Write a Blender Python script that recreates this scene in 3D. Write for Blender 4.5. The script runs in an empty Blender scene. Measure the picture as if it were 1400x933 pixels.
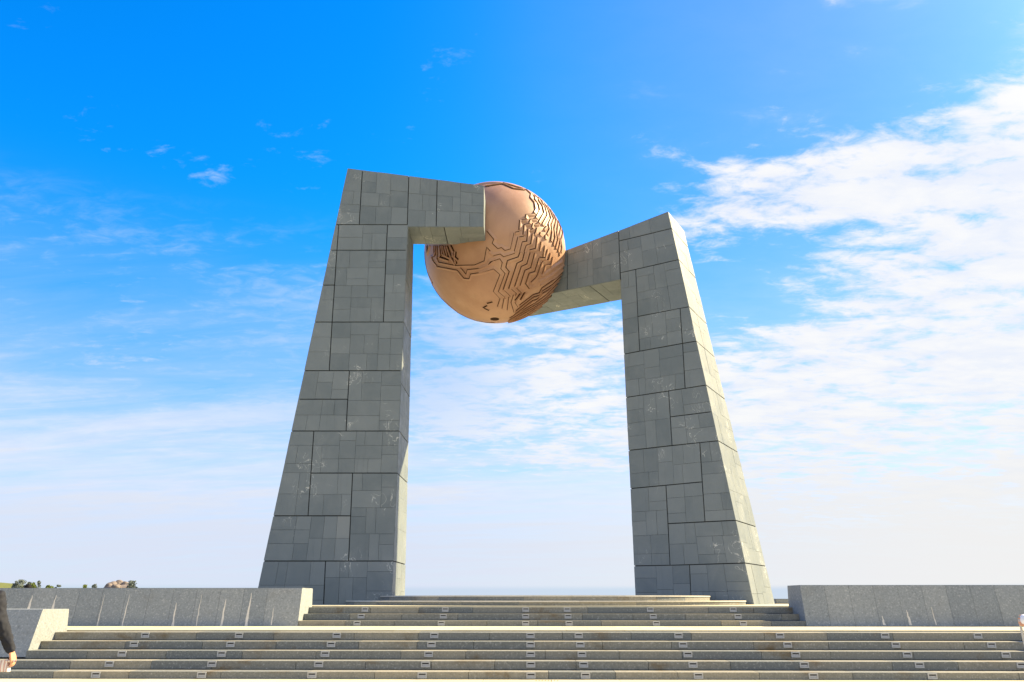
import bpy, bmesh, math, random
from mathutils import Vector, Matrix

random.seed(11)
R_ = math.radians
SC = bpy.context.scene
COL = SC.collection

# ------------------------------------------------------------------ camera
EYE = Vector((0, 0, 1.354))
FPX, PITCH, YAW = 1108.6, R_(17.69), R_(1.08)
cam_d = bpy.data.cameras.new('camera')
cam = bpy.data.objects.new('camera', cam_d)
COL.objects.link(cam)
cam.location = EYE
cam.rotation_euler = (math.pi / 2 + PITCH, 0, YAW)
cam_d.sensor_width = 36
cam_d.lens = 36 * FPX / 1400
cam_d.clip_start, cam_d.clip_end = 0.05, 20000
SC.camera = cam
CAMROT = cam.rotation_euler.to_matrix()

# ------------------------------------------------------------------ light
SUN_AZ, SUN_EL = R_(68), R_(39)          # azimuth from +Y towards +X
SUN_DIR = Vector((math.sin(SUN_AZ) * math.cos(SUN_EL), math.cos(SUN_AZ) * math.cos(SUN_EL), math.sin(SUN_EL)))
sd = bpy.data.lights.new('sun', 'SUN')
sd.energy = 4.0
sd.angle = R_(0.53)
sd.color = (1.0, 0.80, 0.45)
sun = bpy.data.objects.new('sun', sd)
COL.objects.link(sun)
sun.rotation_euler = SUN_DIR.to_track_quat('Z', 'Y').to_euler()
sun.location = (30, 10, 40)

SC.view_settings.view_transform = 'Standard'
SC.view_settings.look = 'None'
SC.view_settings.exposure = 2.0
SC.view_settings.gamma = 1
SC.view_settings.use_curve_mapping = False

world = bpy.data.worlds.new('World')
SC.world = world
world.use_nodes = True
WT = world.node_tree
for n in list(WT.nodes):
    WT.nodes.remove(n)


class E:
    """small expression builder for shader node trees"""
    def __init__(s, t, sock): s.t, s.s = t, sock

    def _m(a, op, b=None, clamp=False):
        n = a.t.nodes.new('ShaderNodeMath'); n.operation = op; n.use_clamp = clamp
        for i, v in enumerate((a, b)):
            if v is None: continue
            if isinstance(v, E): a.t.links.new(v.s, n.inputs[i])
            else: n.inputs[i].default_value = v
        return E(a.t, n.outputs[0])

    def __add__(a, b): return a._m('ADD', b)
    __radd__ = __add__
    def __sub__(a, b): return a._m('SUBTRACT', b)
    def __mul__(a, b): return a._m('MULTIPLY', b)
    __rmul__ = __mul__
    def __truediv__(a, b): return a._m('DIVIDE', b)
    def clamp(a): return a._m('ADD', 0.0, True)
    def mx(a, b): return a._m('MAXIMUM', b)
    def pw(a, b): return a._m('POWER', b)

    def ss(a, lo, hi, o0=0.0, o1=1.0):
        n = a.t.nodes.new('ShaderNodeMapRange'); n.interpolation_type = 'SMOOTHSTEP'
        a.t.links.new(a.s, n.inputs['Value'])
        rev = lo > hi
        n.inputs['From Min'].default_value = min(lo, hi); n.inputs['From Max'].default_value = max(lo, hi)
        n.inputs['To Min'].default_value = o1 if rev else o0; n.inputs['To Max'].default_value = o0 if rev else o1
        return E(a.t, n.outputs[0])


def comb(t, x, y, z):
    n = t.nodes.new('ShaderNodeCombineXYZ')
    for i, v in enumerate((x, y, z)):
        if isinstance(v, E): t.links.new(v.s, n.inputs[i])
        else: n.inputs[i].default_value = v
    return E(t, n.outputs[0])


def noise(t, vec, scale, detail=5, rough=0.55, dist=0.0, lac=2.0):
    n = t.nodes.new('ShaderNodeTexNoise')
    if vec is not None: t.links.new(vec.s, n.inputs['Vector'])
    n.inputs['Scale'].default_value = scale; n.inputs['Detail'].default_value = detail
    n.inputs['Roughness'].default_value = rough; n.inputs['Distortion'].default_value = dist
    n.inputs['Lacunarity'].default_value = lac
    return E(t, n.outputs['Fac'])


def mixc(t, f, a, b, mode='MIX'):
    n = t.nodes.new('ShaderNodeMix'); n.data_type = 'RGBA'; n.blend_type = mode
    for sock, v in ((n.inputs['Factor'], f), (n.inputs['A'], a), (n.inputs['B'], b)):
        pass
    fi = [i for i in n.inputs if i.name == 'Factor' and i.type == 'VALUE'][0]
    ai = [i for i in n.inputs if i.name == 'A' and i.type == 'RGBA'][0]
    bi = [i for i in n.inputs if i.name == 'B' and i.type == 'RGBA'][0]
    for sock, v in ((fi, f), (ai, a), (bi, b)):
        if isinstance(v, E): t.links.new(v.s, sock)
        elif isinstance(v, (tuple, list)): sock.default_value = (*v[:3], 1)
        else: sock.default_value = v
    return E(t, [o for o in n.outputs if o.type == 'RGBA'][0])


def build_world():
    t = WT
    tc = t.nodes.new('ShaderNodeTexCoord')
    sep = t.nodes.new('ShaderNodeSeparateXYZ')
    t.links.new(tc.outputs['Generated'], sep.inputs[0])
    x, y, z = (E(t, sep.outputs[i]) for i in range(3))
    sky = t.nodes.new('ShaderNodeTexSky')
    sky.sky_type = 'NISHITA'; sky.sun_disc = False
    sky.sun_elevation = SUN_EL; sky.sun_rotation = SUN_AZ
    sky.altitude = 0; sky.air_density = 1.0; sky.dust_density = 0.6; sky.ozone_density = 2.5
    hs = t.nodes.new('ShaderNodeHueSaturation')
    hs.inputs['Saturation'].default_value = 1.45; hs.inputs['Value'].default_value = 1.0
    t.links.new(sky.outputs[0], hs.inputs['Color'])
    az = x._m('ARCTAN2', y)
    el = z._m('ARCSINE')
    filt = mixc(t, el.ss(0.05, 0.50), (0.62, 0.92, 1.40), (0.15, 1.40, 1.72))
    filt = mixc(t, az.ss(-0.15, 0.45) * 0.8, filt, (0.50, 0.98, 1.60))
    blue = mixc(t, 1.0, E(t, hs.outputs[0]), filt, 'MULTIPLY')
    # cloud layer seen in perspective
    zz = z.mx(0.0) + 0.11
    u, v = x / zz, y / zz
    n1 = noise(t, comb(t, u, v * 1.25, 3.7), 2.1, 9, 0.58, 0.3)
    n2 = noise(t, comb(t, u, v * 1.6, 9.1), 5.5, 8, 0.62, 0.25)
    n3 = noise(t, comb(t, u * 0.8 + 0.55 * v, v * 2.6, 1.3), 1.15, 8, 0.62, 0.5)
    n4 = noise(t, comb(t, u * 1.0, v * 1.5, 5.5), 12.0, 6, 0.62, 0.5)
    dens = (n1 * 0.38 + n2 * 0.34 + n4 * 0.28 - 0.5) * 2.4 + 0.5
    top = az * 0.09 + 0.485
    right = az.ss(0.10, 0.25) * (top - el).ss(-0.03, 0.07)
    bay = (((az - 0.265) * 8.5).pw(2.0) + ((el - 0.375) * 18.0).pw(2.0))._m('MULTIPLY', -1.0)._m('EXPONENT')
    mid = az.ss(-0.20, -0.10) * el.ss(0.37, 0.31) * el.ss(0.10, 0.17)
    lowgap = el.ss(0.09, 0.13) * el.ss(0.20, 0.16)
    region = right.mx(mid * 0.82)
    thr = dens + region * 0.35 - bay * 0.44 - lowgap * 0.08 + az.ss(0.3, 0.6) * el.ss(0.5, 0.3) * 0.07
    thr = thr - (region * -1.0 + 1.0) * 0.07
    m = thr.ss(0.56, 0.90) * 0.98
    wis = (n3 * 0.6 + n4 * 0.4).ss(0.47, 0.66) * el.ss(0.12, 0.22) * el.ss(0.46, 0.37) * az.ss(0.05, -0.12) * 0.56
    hiwis = (n1 * 0.5 + n2 * 0.5).ss(0.53, 0.70) * el.ss(0.50, 0.60) * az.ss(0.0, 0.35) * 0.42
    right2 = az.ss(-0.25, 0.55)
    veil = el.ss(0.50, 0.04).pw(1.25) * (n3 * 1.5 + 0.1) * 0.85 + right2 * 0.17 + az.ss(0.08, -0.12) * el.ss(0.43, 0.30) * (n3 * 1.4 - 0.35).mx(0.0) * 0.40
    haze = el.ss(0.19, 0.05) * (right2 * 0.25 + 0.72)
    m = m.mx(wis).mx(hiwis).mx(haze)
    m = (m + veil - m * veil).clamp()
    K = 2 ** SC.view_settings.exposure
    cl = mixc(t, n2.ss(0.3, 0.7), (0.82, 0.87, 0.97), (0.97, 0.97, 0.97))
    hz = mixc(t, right2, (0.71, 0.78, 0.93), (0.88, 0.88, 0.88))
    cl = mixc(t, el.ss(0.24, 0.06), cl, hz)
    wcol = mixc(t, right2, (0.48, 0.68, 1.0), (0.85, 0.9, 1.0))
    cl = mixc(t, az.ss(-0.12, 0.06, 1, 0) * el.ss(0.10, 0.3), cl, wcol)
    cl = mixc(t, el.ss(0.017, 0.010) * 0.8, cl, (0.58, 0.70, 0.86))
    STR = 0.05
    k = 1 / STR / K
    b2 = mixc(t, 1.0, cl, (k, k, k), 'MULTIPLY')
    out = mixc(t, m, blue, b2)
    # unseen bright cloud behind the viewer, added as fill for the shaded fronts
    back = y.ss(0.05, -0.45) * el.ss(-0.05, 0.08) * el.ss(1.25, 0.75) * (n1.ss(0.25, 0.6) * 0.6 + 0.4)
    kb = 1.15 / STR / K
    out = mixc(t, back, out, (kb * 0.92, kb * 0.98, kb * 1.05))
    # glow round the sun, out of frame, added to brighten faces turned right
    dt = (x * SUN_DIR.x + y * SUN_DIR.y + z * SUN_DIR.z).mx(0.0).pw(30.0) * (2.0 / STR / K)
    out = mixc(t, 1.0, out, mixc(t, 1.0, comb(t, dt, dt, dt), (1.0, 0.92, 0.85), 'MULTIPLY'), 'ADD')
    bg = t.nodes.new('ShaderNodeBackground'); bg.inputs['Strength'].default_value = STR
    t.links.new(out.s, bg.inputs['Color'])
    wo = t.nodes.new('ShaderNodeOutputWorld')
    t.links.new(bg.outputs[0], wo.inputs[0])


build_world()


# ------------------------------------------------------------------ helpers
def ray(px, py):
    return (CAMROT @ Vector(((px - 700) / FPX, (466.5 - py) / FPX, -1))).normalized()


def on_plane(px, py, p0, n):
    d = ray(px, py)
    return EYE + d * ((p0 - EYE).dot(n) / d.dot(n))


def at(px, py, Y):
    return on_plane(px, py, Vector((0, Y, 0)), Vector((0, 1, 0)))


def link(o, parent=None):
    COL.objects.link(o)
    if parent is not None:
        o.parent = parent
        o.matrix_parent_inverse = Matrix.Translation(parent.location).inverted() if parent.parent is None else \
            Matrix.Translation(parent.matrix_world.translation if False else Vector(parent.get('_w', (0, 0, 0)))).inverted()
    return o


def tag(o, label=None, cat=None, group=None, kind=None):
    if label: o['label'] = label
    if cat: o['category'] = cat
    if group: o['group'] = group
    if kind: o['kind'] = kind
    return o


def empty(name, loc):
    o = bpy.data.objects.new(name, None)
    o.location = loc
    o.empty_display_size = 0.2
    COL.objects.link(o)
    return o


def mesh_obj(name, bm, mats, parent=None, smooth=False, recalc=True):
    if recalc: bmesh.ops.recalc_face_normals(bm, faces=bm.faces)
    me = bpy.data.meshes.new(name)
    bm.to_mesh(me); bm.free()
    for m in (mats if isinstance(mats, (list, tuple)) else [mats]): me.materials.append(m)
    if smooth: me.polygons.foreach_set('use_smooth', [True] * len(me.polygons))
    o = bpy.data.objects.new(name, me)
    COL.objects.link(o)
    if parent is not None:
        o.parent = parent
        w = Vector((0, 0, 0)); p = parent
        while p is not None:
            w += p.location; p = p.parent
        o.matrix_parent_inverse = Matrix.Translation(w).inverted()
    return o


def tone_layer(bm):
    return bm.faces.layers.float.get('tone') or bm.faces.layers.float.new('tone')


def poly_prism(bm, front, back, tone=0.5, mat=0):
    tl = tone_layer(bm)
    a = [bm.verts.new(p) for p in front]; b = [bm.verts.new(p) for p in back]
    n = len(a)
    fs = [bm.faces.new(a), bm.faces.new(b[::-1])]
    for i in range(n):
        fs.append(bm.faces.new((a[i], b[i], b[(i + 1) % n], a[(i + 1) % n])))
    for f in fs: f[tl] = tone; f.material_index = mat
    return fs


def box(bm, lo, hi, tone=0.5, mat=0):
    x0, y0, z0 = lo; x1, y1, z1 = hi
    return poly_prism(bm, [(x0, y0, z0), (x1, y0, z0), (x1, y0, z1), (x0, y0, z1)],
                      [(x0, y1, z0), (x1, y1, z0), (x1, y1, z1), (x0, y1, z1)], tone, mat)


def inset_poly(pts, n, d):
    """inset a convex planar polygon by d"""
    out = []; k = len(pts)
    c = sum(pts, Vector()) / k
    lines = []
    for i in range(k):
        a, b = pts[i], pts[(i + 1) % k]
        t = (b - a).normalized(); s = n.cross(t)
        if s.dot(c - (a + b) / 2) < 0: s = -s
        lines.append((a + s * d, t))
    for i in range(k):
        (p, t), (q, u) = lines[i - 1], lines[i]
        s = n.cross(u)
        den = t.dot(s)
        out.append(p + t * ((q - p).dot(s) / den) if abs(den) > 1e-6 else q.copy())
    return out


# ------------------------------------------------------------------ materials
def mat_new(name, rough=0.7, spec=0.3):
    m = bpy.data.materials.new(name); m.use_nodes = True
    t = m.node_tree
    b = t.nodes['Principled BSDF']
    b.inputs['Roughness'].default_value = rough
    b.inputs['Specular IOR Level'].default_value = spec
    return m, t, b


def objco(t, gen='Object'):
    n = t.nodes.new('ShaderNodeTexCoord')
    return E(t, n.outputs[gen])


def attr(t, name):
    n = t.nodes.new('ShaderNodeAttribute'); n.attribute_name = name
    return E(t, n.outputs['Fac'])


def vmul(t, v, xyz):
    n = t.nodes.new('ShaderNodeMapping'); n.inputs['Scale'].default_value = xyz
    t.links.new(v.s, n.inputs['Vector'])
    return E(t, n.outputs[0])


def bump(t, b, h, strength, dist=0.01):
    n = t.nodes.new('ShaderNodeBump'); n.inputs['Strength'].default_value = strength
    n.inputs['Distance'].default_value = dist
    t.links.new(h.s, n.inputs['Height']); t.links.new(n.outputs[0], b.inputs['Normal'])


def plain(name, col, rough=0.6, spec=0.3, var=0.25, scale=8, metal=0):
    m, t, b = mat_new(name, rough, spec)
    n = noise(t, objco(t), scale, 5)
    c = mixc(t, n, tuple(v * (1 - var) for v in col), tuple(v * (1 + var) for v in col))
    t.links.new(c.s, b.inputs['Base Color']); b.inputs['Metallic'].default_value = metal
    return m


def slate_mat():
    m, t, b = mat_new('slate', 0.55, 0.35)
    co = objco(t); tn = attr(t, 'tone')
    c = mixc(t, tn, (0.108, 0.134, 0.152), (0.160, 0.188, 0.206))
    n = noise(t, co, 0.9, 7, 0.6, 0.4)
    c = mixc(t, n.ss(0.35, 0.8) * 0.60, c, (0.190, 0.215, 0.228))
    c = mixc(t, tn.ss(0.90, 1.0) * 0.3, c, (0.32, 0.32, 0.30))
    # thin pale mineral veins, only on some slabs
    ve = noise(t, vmul(t, co, (1.0, 1.0, 0.8)), 2.6, 3, 0.5, 0.9)
    ve = ((ve - 0.5)._m('ABSOLUTE')).ss(0.010, 0.001)
    pick = noise(t, co, 0.9, 2, 0.5).ss(0.57, 0.66)
    scr = noise(t, vmul(t, co, (3.0, 3.0, 1.1)), 2.2, 3, 0.6, 1.0).ss(0.66, 0.74) * 0.35
    c = mixc(t, (ve * pick * 0.75).mx(scr * pick), c, (0.55, 0.56, 0.54))
    dirt = noise(t, vmul(t, co, (5, 5, 0.6)), 1.0, 5, 0.65).ss(0.55, 0.8) * 0.3
    c = mixc(t, dirt, c, (0.055, 0.066, 0.072))
    t.links.new(c.s, b.inputs['Base Color'])
    bump(t, b, noise(t, co, 9, 8, 0.7), 0.25, 0.02)
    rr = noise(t, co, 3, 4).ss(0.2, 0.8, 0.42, 0.68)
    t.links.new(rr.s, b.inputs['Roughness'])
    return m


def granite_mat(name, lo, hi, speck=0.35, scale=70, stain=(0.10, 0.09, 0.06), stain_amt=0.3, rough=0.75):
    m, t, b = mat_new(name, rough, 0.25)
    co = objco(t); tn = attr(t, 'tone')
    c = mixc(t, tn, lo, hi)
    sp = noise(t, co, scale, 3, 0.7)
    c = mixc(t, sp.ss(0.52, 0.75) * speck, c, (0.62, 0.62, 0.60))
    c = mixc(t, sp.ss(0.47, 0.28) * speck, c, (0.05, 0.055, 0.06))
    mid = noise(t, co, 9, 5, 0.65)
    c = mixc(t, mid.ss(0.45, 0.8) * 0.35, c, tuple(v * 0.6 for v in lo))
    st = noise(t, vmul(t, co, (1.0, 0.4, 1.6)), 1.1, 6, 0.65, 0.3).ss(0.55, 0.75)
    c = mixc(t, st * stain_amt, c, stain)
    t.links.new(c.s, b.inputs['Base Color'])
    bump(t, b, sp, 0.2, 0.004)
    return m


M_SLATE = slate_mat()
M_CORE = plain('joint_mortar', (0.028, 0.031, 0.034), 0.9, 0.1)
M_GRAN = granite_mat('wall_granite', (0.195, 0.220, 0.240), (0.250, 0.272, 0.286), 0.40, 26, (0.16, 0.15, 0.13), 0.25)
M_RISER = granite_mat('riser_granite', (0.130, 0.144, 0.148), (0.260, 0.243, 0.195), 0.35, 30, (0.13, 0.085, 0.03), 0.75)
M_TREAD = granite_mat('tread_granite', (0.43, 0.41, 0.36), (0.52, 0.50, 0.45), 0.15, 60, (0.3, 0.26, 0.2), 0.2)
M_PAVE = granite_mat('paving_granite', (0.47, 0.42, 0.29), (0.55, 0.50, 0.35), 0.15, 40, (0.3, 0.27, 0.22), 0.25)
M_STAIN = plain('lime_bloom', (0.60, 0.57, 0.52), 0.9, 0.1, 0.2, 14)
M_STEEL = plain('lamp_metal', (0.36, 0.37, 0.38), 0.45, 0.5, 0.15, 20)
M_DARK = plain('lamp_slot', (0.02, 0.02, 0.025), 0.6, 0.3)
M_LENS = plain('lamp_glass', (0.30, 0.32, 0.36), 0.3, 0.5, 0.1, 20)


def terra_mat():
    m, t, b = mat_new('terracotta', 0.46, 0.5)
    co = objco(t)
    n = noise(t, co, 0.55, 5, 0.55, 0.3)
    c = mixc(t, n.ss(0.3, 0.7), (0.30, 0.158, 0.093), (0.395, 0.228, 0.143))
    w = noise(t, vmul(t, co, (1, 1, 0.35)), 1.5, 7, 0.65).ss(0.52, 0.8)
    c = mixc(t, w * 0.55, c, (0.43, 0.28, 0.185))
    dr = noise(t, vmul(t, co, (2.2, 2.2, 0.22)), 1.0, 6, 0.7, 0.2).ss(0.54, 0.78)
    c = mixc(t, dr * 0.45, c, (0.20, 0.105, 0.06))
    g = noise(t, co, 12, 6, 0.7).ss(0.55, 0.8)
    c = mixc(t, g * 0.22, c, (0.18, 0.075, 0.035))
    t.links.new(c.s, b.inputs['Base Color'])
    bump(t, b, noise(t, co, 3, 7, 0.6), 0.12, 0.03)
    return m


M_TERRA = terra_mat()
M_RECESS_SHADE = plain('painted_recess_shade', (0.035, 0.016, 0.009), 0.85, 0.1)  # dark brown painted in for the shade of relief steps and the opening


# ------------------------------------------------------------------ ground
def setting(name, bm, mats):
    o = mesh_obj(name, bm, mats)
    o['kind'] = 'structure'
    return o


AX = 0.53                                     # axis of the stairs
Y_G, TREAD, RISE = 15.6, 0.45, 0.15
Y_L, Y_U = Y_G + 4 * TREAD, 20.5             # landing nosing, first upper riser


def ground_mat():
    m, t, b = mat_new('ground_earth', 0.9, 0.1)
    co = objco(t)
    c = mixc(t, noise(t, co, 0.03, 6), (0.16, 0.14, 0.10), (0.09, 0.12, 0.045))
    c = mixc(t, noise(t, co, 0.6, 6).ss(0.5, 0.8) * 0.5, c, (0.2, 0.18, 0.14))
    t.links.new(c.s, b.inputs['Base Color'])
    return m


bm = bmesh.new()
S = 9000
vs = [bm.verts.new(p) for p in ((-S, -S, -0.06), (S, -S, -0.06), (S, S, -0.06), (-S, S, -0.06))]
bm.faces.new(vs)
setting('ground', bm, ground_mat())

def sea_mat():
    m, t, b = mat_new('sea_water', 0.12, 0.5)
    b.inputs['Base Color'].default_value = (0.05, 0.11, 0.15, 1)
    bump(t, b, noise(t, vmul(t, objco(t), (0.25, 0.6, 1)), 1.0, 5), 0.5, 0.3)
    return m


bm = bmesh.new()
vs = [bm.verts.new(p) for p in ((-30, 110, -0.04), (S, 110, -0.04), (S, S, -0.04), (-30, S, -0.04))]
bm.faces.new(vs)
setting('sea', bm, sea_mat())

bm = bmesh.new()                              # forecourt of granite flags
yy = Y_G
row = 0
while yy > -16:
    w = 0.8
    x = -26 + (0.5 if row % 2 else 0)
    while x < 27:
        box(bm, (x + .003, yy - w + .003, -0.10), (x + 1.2 - .003, yy - .003, 0), random.random())
        x += 1.2
    yy -= w; row += 1
setting('pavement', bm, M_PAVE)

bm = bmesh.new()                              # landing between the two flights
yy = Y_L + 0.5
for row in range(4):
    d = (Y_U - Y_L - 0.5 + 0.6) / 4
    x = -40 + (0.5 if row % 2 else 0)
    while x < 41:
        box(bm, (x + .003, yy + .003, 0.2), (x + 1.2 - .003, yy + d - .003, 0.75), random.random())
        x += 1.2
    yy += d
setting('landing_pavement', bm, M_PAVE)

bm = bmesh.new()                              # plaza on which the monument stands
yy = Y_U + 2 * TREAD + 0.42
row = 0
while yy < 52:
    x = -42 + (0.5 if row % 2 else 0)
    while x < 43:
        box(bm, (x + .003, yy + .003, 0.3), (x + 1.5 - .003, yy + 1.0 - .003, 1.2), random.random())
        x += 1.5
    yy += 1.0; row += 1
setting('plaza_pavement', bm, M_PAVE)


# ------------------------------------------------------------------ stairs
def add_step(root, x0, x1, y, z, depth, sid):
    """one step: joined riser blocks with a tread slab that oversails them"""
    rng = random.Random(sid)
    bm = bmesh.new()
    x = x0
    while x < x1 - 0.01:
        w = min(rng.uniform(1.1, 1.7), x1 - x)
        if x1 - x - w < 0.4: w = x1 - x
        box(bm, (x + .004, y + rng.uniform(0, .005), z - 0.02), (x + w - .004, y + depth, z + RISE - 0.03), rng.random())
        x += w
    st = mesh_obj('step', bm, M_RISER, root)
    bm = bmesh.new()
    x = x0
    while x < x1 - 0.01:
        w = min(rng.uniform(1.1, 1.7), x1 - x)
        if x1 - x - w < 0.4: w = x1 - x
        dz = rng.uniform(-.0015, .0015)
        box(bm, (x + .0015, y - 0.022, z + RISE - 0.03), (x + w - .0015, y + depth - 0.002, z + RISE + dz), rng.random())
        x += w
    # worn, softened nosing
    es = [e for e in bm.edges if abs(e.verts[0].co.y - (y - 0.022)) < 1e-4 and abs(e.verts[1].co.y - (y - 0.022)) < 1e-4
          and abs(e.verts[0].co.z - e.verts[1].co.z) < 1e-4 and e.verts[0].co.z > z + RISE - 0.01]
    bmesh.ops.bevel(bm, geom=es, offset=0.018, segments=3, affect='EDGES')
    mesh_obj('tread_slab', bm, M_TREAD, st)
    return st


XL0, XL1 = -9.66, 10.72
lower = empty('stone_staircase', (AX, Y_G, 0))
tag(lower, 'wide lower flight of five grey granite steps with small recessed lights', 'staircase')
for i in range(5):
    ext = 3.2 if i < 2 else 0.0
    add_step(lower, XL0 - ext, XL1 + ext, Y_G + i * TREAD, i * RISE, TREAD + 0.1, 100 + i)
upper = empty('stone_staircase', (AX, Y_U, 0.75))
tag(upper, 'narrower upper flight of three granite steps between the two long walls', 'staircase')
for i in range(3):
    add_step(upper, -5.52, 6.59, Y_U + i * TREAD, 0.75 + i * RISE, TREAD + 0.1, 200 + i)


def disc_step(name, r, z0, z1, label, seed):
    rng = random.Random(seed)
    root = empty(name, (AX + 0.02, 29.0, z0))
    tag(root, label, 'platform')
    cx, cy = AX + 0.02, 29.0
    bm = bmesh.new(); bt = bmesh.new()
    N = 26
    for k in range(N):
        a0, a1 = 2 * math.pi * k / N, 2 * math.pi * (k + 1) / N
        g = 0.004 / r
        def pts(rad, z, a0=a0 + g / 2, a1=a1 - g / 2):
            return [Vector((cx + rad * math.cos(a0 + (a1 - a0) * q / 5), cy + rad * math.sin(a0 + (a1 - a0) * q / 5), z)) for q in range(6)]
        tn = rng.random()
        ctr = Vector((cx, cy, z0))
        poly_prism(bm, pts(r, z0 - .02) + [ctr - Vector((0, 0, .02))], pts(r, z1 - 0.035) + [ctr + Vector((0, 0, z1 - z0 - .035))], tn)
        poly_prism(bt, pts(r + .02, z1 - 0.035) + pts(r * .55, z1 - 0.035)[::-1], pts(r + .02, z1) + pts(r * .55, z1)[::-1], rng.random())
    for f in range(1):
        ring = [Vector((cx + r * .55 * math.cos(2 * math.pi * q / 64), cy + r * .55 * math.sin(2 * math.pi * q / 64), z1 - .03)) for q in range(64)]
        poly_prism(bt, ring, [p + Vector((0, 0, .028)) for p in ring], 0.5)
    mesh_obj('riser', bm, M_RISER, root)
    mesh_obj('tread_slab', bt, M_TREAD, root)


disc_step('round_platform', 6.61, 1.2, 1.325, 'larger lower round stone platform under the stone pylons', 5)
disc_step('round_platform', 5.50, 1.325, 1.47, 'smaller upper round stone platform between the feet of the pylons', 6)


# ------------------------------------------------------------------ low walls
def slab_wall(name, label, x0, x1, sec, lean_end, seed, slab=0.58):
    """battered granite wall; sec = (y front base, z base, y front top, z top, y rear)"""
    rng = random.Random(seed)
    yb, zb, yt, zt, yr = sec
    root = empty(name, ((x0 + x1) / 2, yb, zb))
    tag(root, label, 'wall')
    bm = bmesh.new()
    x = x0
    while x < x1 - 0.01:
        w = slab if x1 - x > slab * 1.5 else x1 - x
        e = rng.uniform(0, .003)
        a, b = x + .0025, x + w - .0025
        poly_prism(bm, [Vector((a, yb + e, zb)), Vector((a, yt + e, zt)), Vector((a, yr, zt)), Vector((a, yr + .1, zb))],
                   [Vector((b, yb + e, zb)), Vector((b, yt + e, zt)), Vector((b, yr, zt)), Vector((b, yr + .1, zb))], rng.random())
        x += w
    es = [e for e in bm.edges if all(v.co.z > zt - 1e-4 for v in e.verts) and abs(e.verts[0].co.y - e.verts[1].co.y) < 1e-4]
    bmesh.ops.bevel(bm, geom=es, offset=0.012, segments=2, affect='EDGES')
    mesh_obj('stone_slab_face', bm, M_GRAN, root)
    return root


SEC_U = (20.47, 0.75, 20.65, 1.628, 21.66)
SEC_R = (20.47, 0.75, 20.65, 1.692, 21.66)
wl = slab_wall('granite_wall', 'long low speckled grey granite wall left of the upper steps with many pale streaks', -42.9, -5.52, SEC_U, 0, 31)
wr = slab_wall('granite_wall', 'long low speckled grey granite wall right of the upper steps with three short streaks', 6.59, 43.7, SEC_R, 0, 32)
SEC_L = (16.52, 0.30, 16.83, 1.17, 17.80)
cl = slab_wall('granite_wall', 'short lower granite wall with sunlit end beside the left of the lower steps', -30, XL0, SEC_L, 0, 33, 1.6)
cr = slab_wall('granite_wall', 'short lower granite wall at the right end of the lower steps, casting shade on them', XL1, 31, (16.52, 0.30, 16.83, 1.60, 17.80), 0, 34, 1.6)


def stain(root, sec, top_px, bot_px, wpx):
    yb, zb, yt, zt, yr = sec
    n = Vector((0, -(zt - zb), (yt - yb))).normalized()
    p0 = Vector((0, yb, zb)) + n * 0.004
    a, b = on_plane(*top_px, p0, n), on_plane(*bot_px, p0, n)
    rng = random.Random(int(top_px[0] * 10))
    bm = bmesh.new()
    L, Rr = [], []
    for i in range(9):
        f = i / 8
        c = a.lerp(b, f)
        w = wpx / 1163 * 20.5 * (0.12 + 0.88 * f ** 0.8) * 0.5 * rng.uniform(0.65, 1.15)
        j = rng.uniform(-.008, .008)
        L.append(c + Vector((-w + j, 0, 0))); Rr.append(c + Vector((w + j, 0, 0)))
    front = L + Rr[::-1]
    poly_prism(bm, front, [p - n * 0.006 for p in front])
    mesh_obj('lime_streak', bm, M_STAIN, root)


for tp, bp, w in (((44.5, 814), (36, 842), 4.6), ((77, 814), (68, 845), 4.6), ((143, 813), (132, 858), 1.6),
                  ((177, 813), (166.5, 858.5), 2.2), ((241, 824), (235.5, 858), 3.6), ((276, 812), (268, 856), 1.5),
                  ((309, 819), (302, 857), 4.2), ((344, 811), (336, 857.5), 4.6), ((374.5, 829), (371, 855), 1.6)):
    stain(wl, SEC_U, tp, bp, w)
for tp, bp, w in (((1206, 842), (1209, 855), 3.5), ((1239, 834), (1245.5, 855), 4.2), ((1273.5, 830), (1280, 855), 1.8)):
    stain(wr, SEC_R, tp, bp, w)


# ------------------------------------------------------------------ step lights
def light_parts():
    def ring(bm, w, h, b, y0, y1):
        o = [(-w / 2, 0), (w / 2, 0), (w / 2, h), (-w / 2, h)]
        i = [(-w / 2 + b, b), (w / 2 - b, b), (w / 2 - b, h - b), (-w / 2 + b, h - b)]
        for k in range(4):
            q = (k + 1) % 4
            f = [Vector((o[k][0], y0, o[k][1])), Vector((o[q][0], y0, o[q][1])), Vector((i[q][0], y0, i[q][1])), Vector((i[k][0], y0, i[k][1]))]
            poly_prism(bm, f, [p + Vector((0, y1 - y0, 0)) for p in f])
    out = []
    bm = bmesh.new(); ring(bm, .165, .10, .020, -.016, .004); out.append(('frame', bm, M_STEEL))
    bm = bmesh.new(); box(bm, (-.060, -.006, .022), (.060, .002, .056)); out.append(('lens', bm, M_LENS))
    bm = bmesh.new(); box(bm, (-.060, -.008, .058), (.060, .002, .078)); out.append(('slot', bm, M_DARK))
    return out


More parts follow.
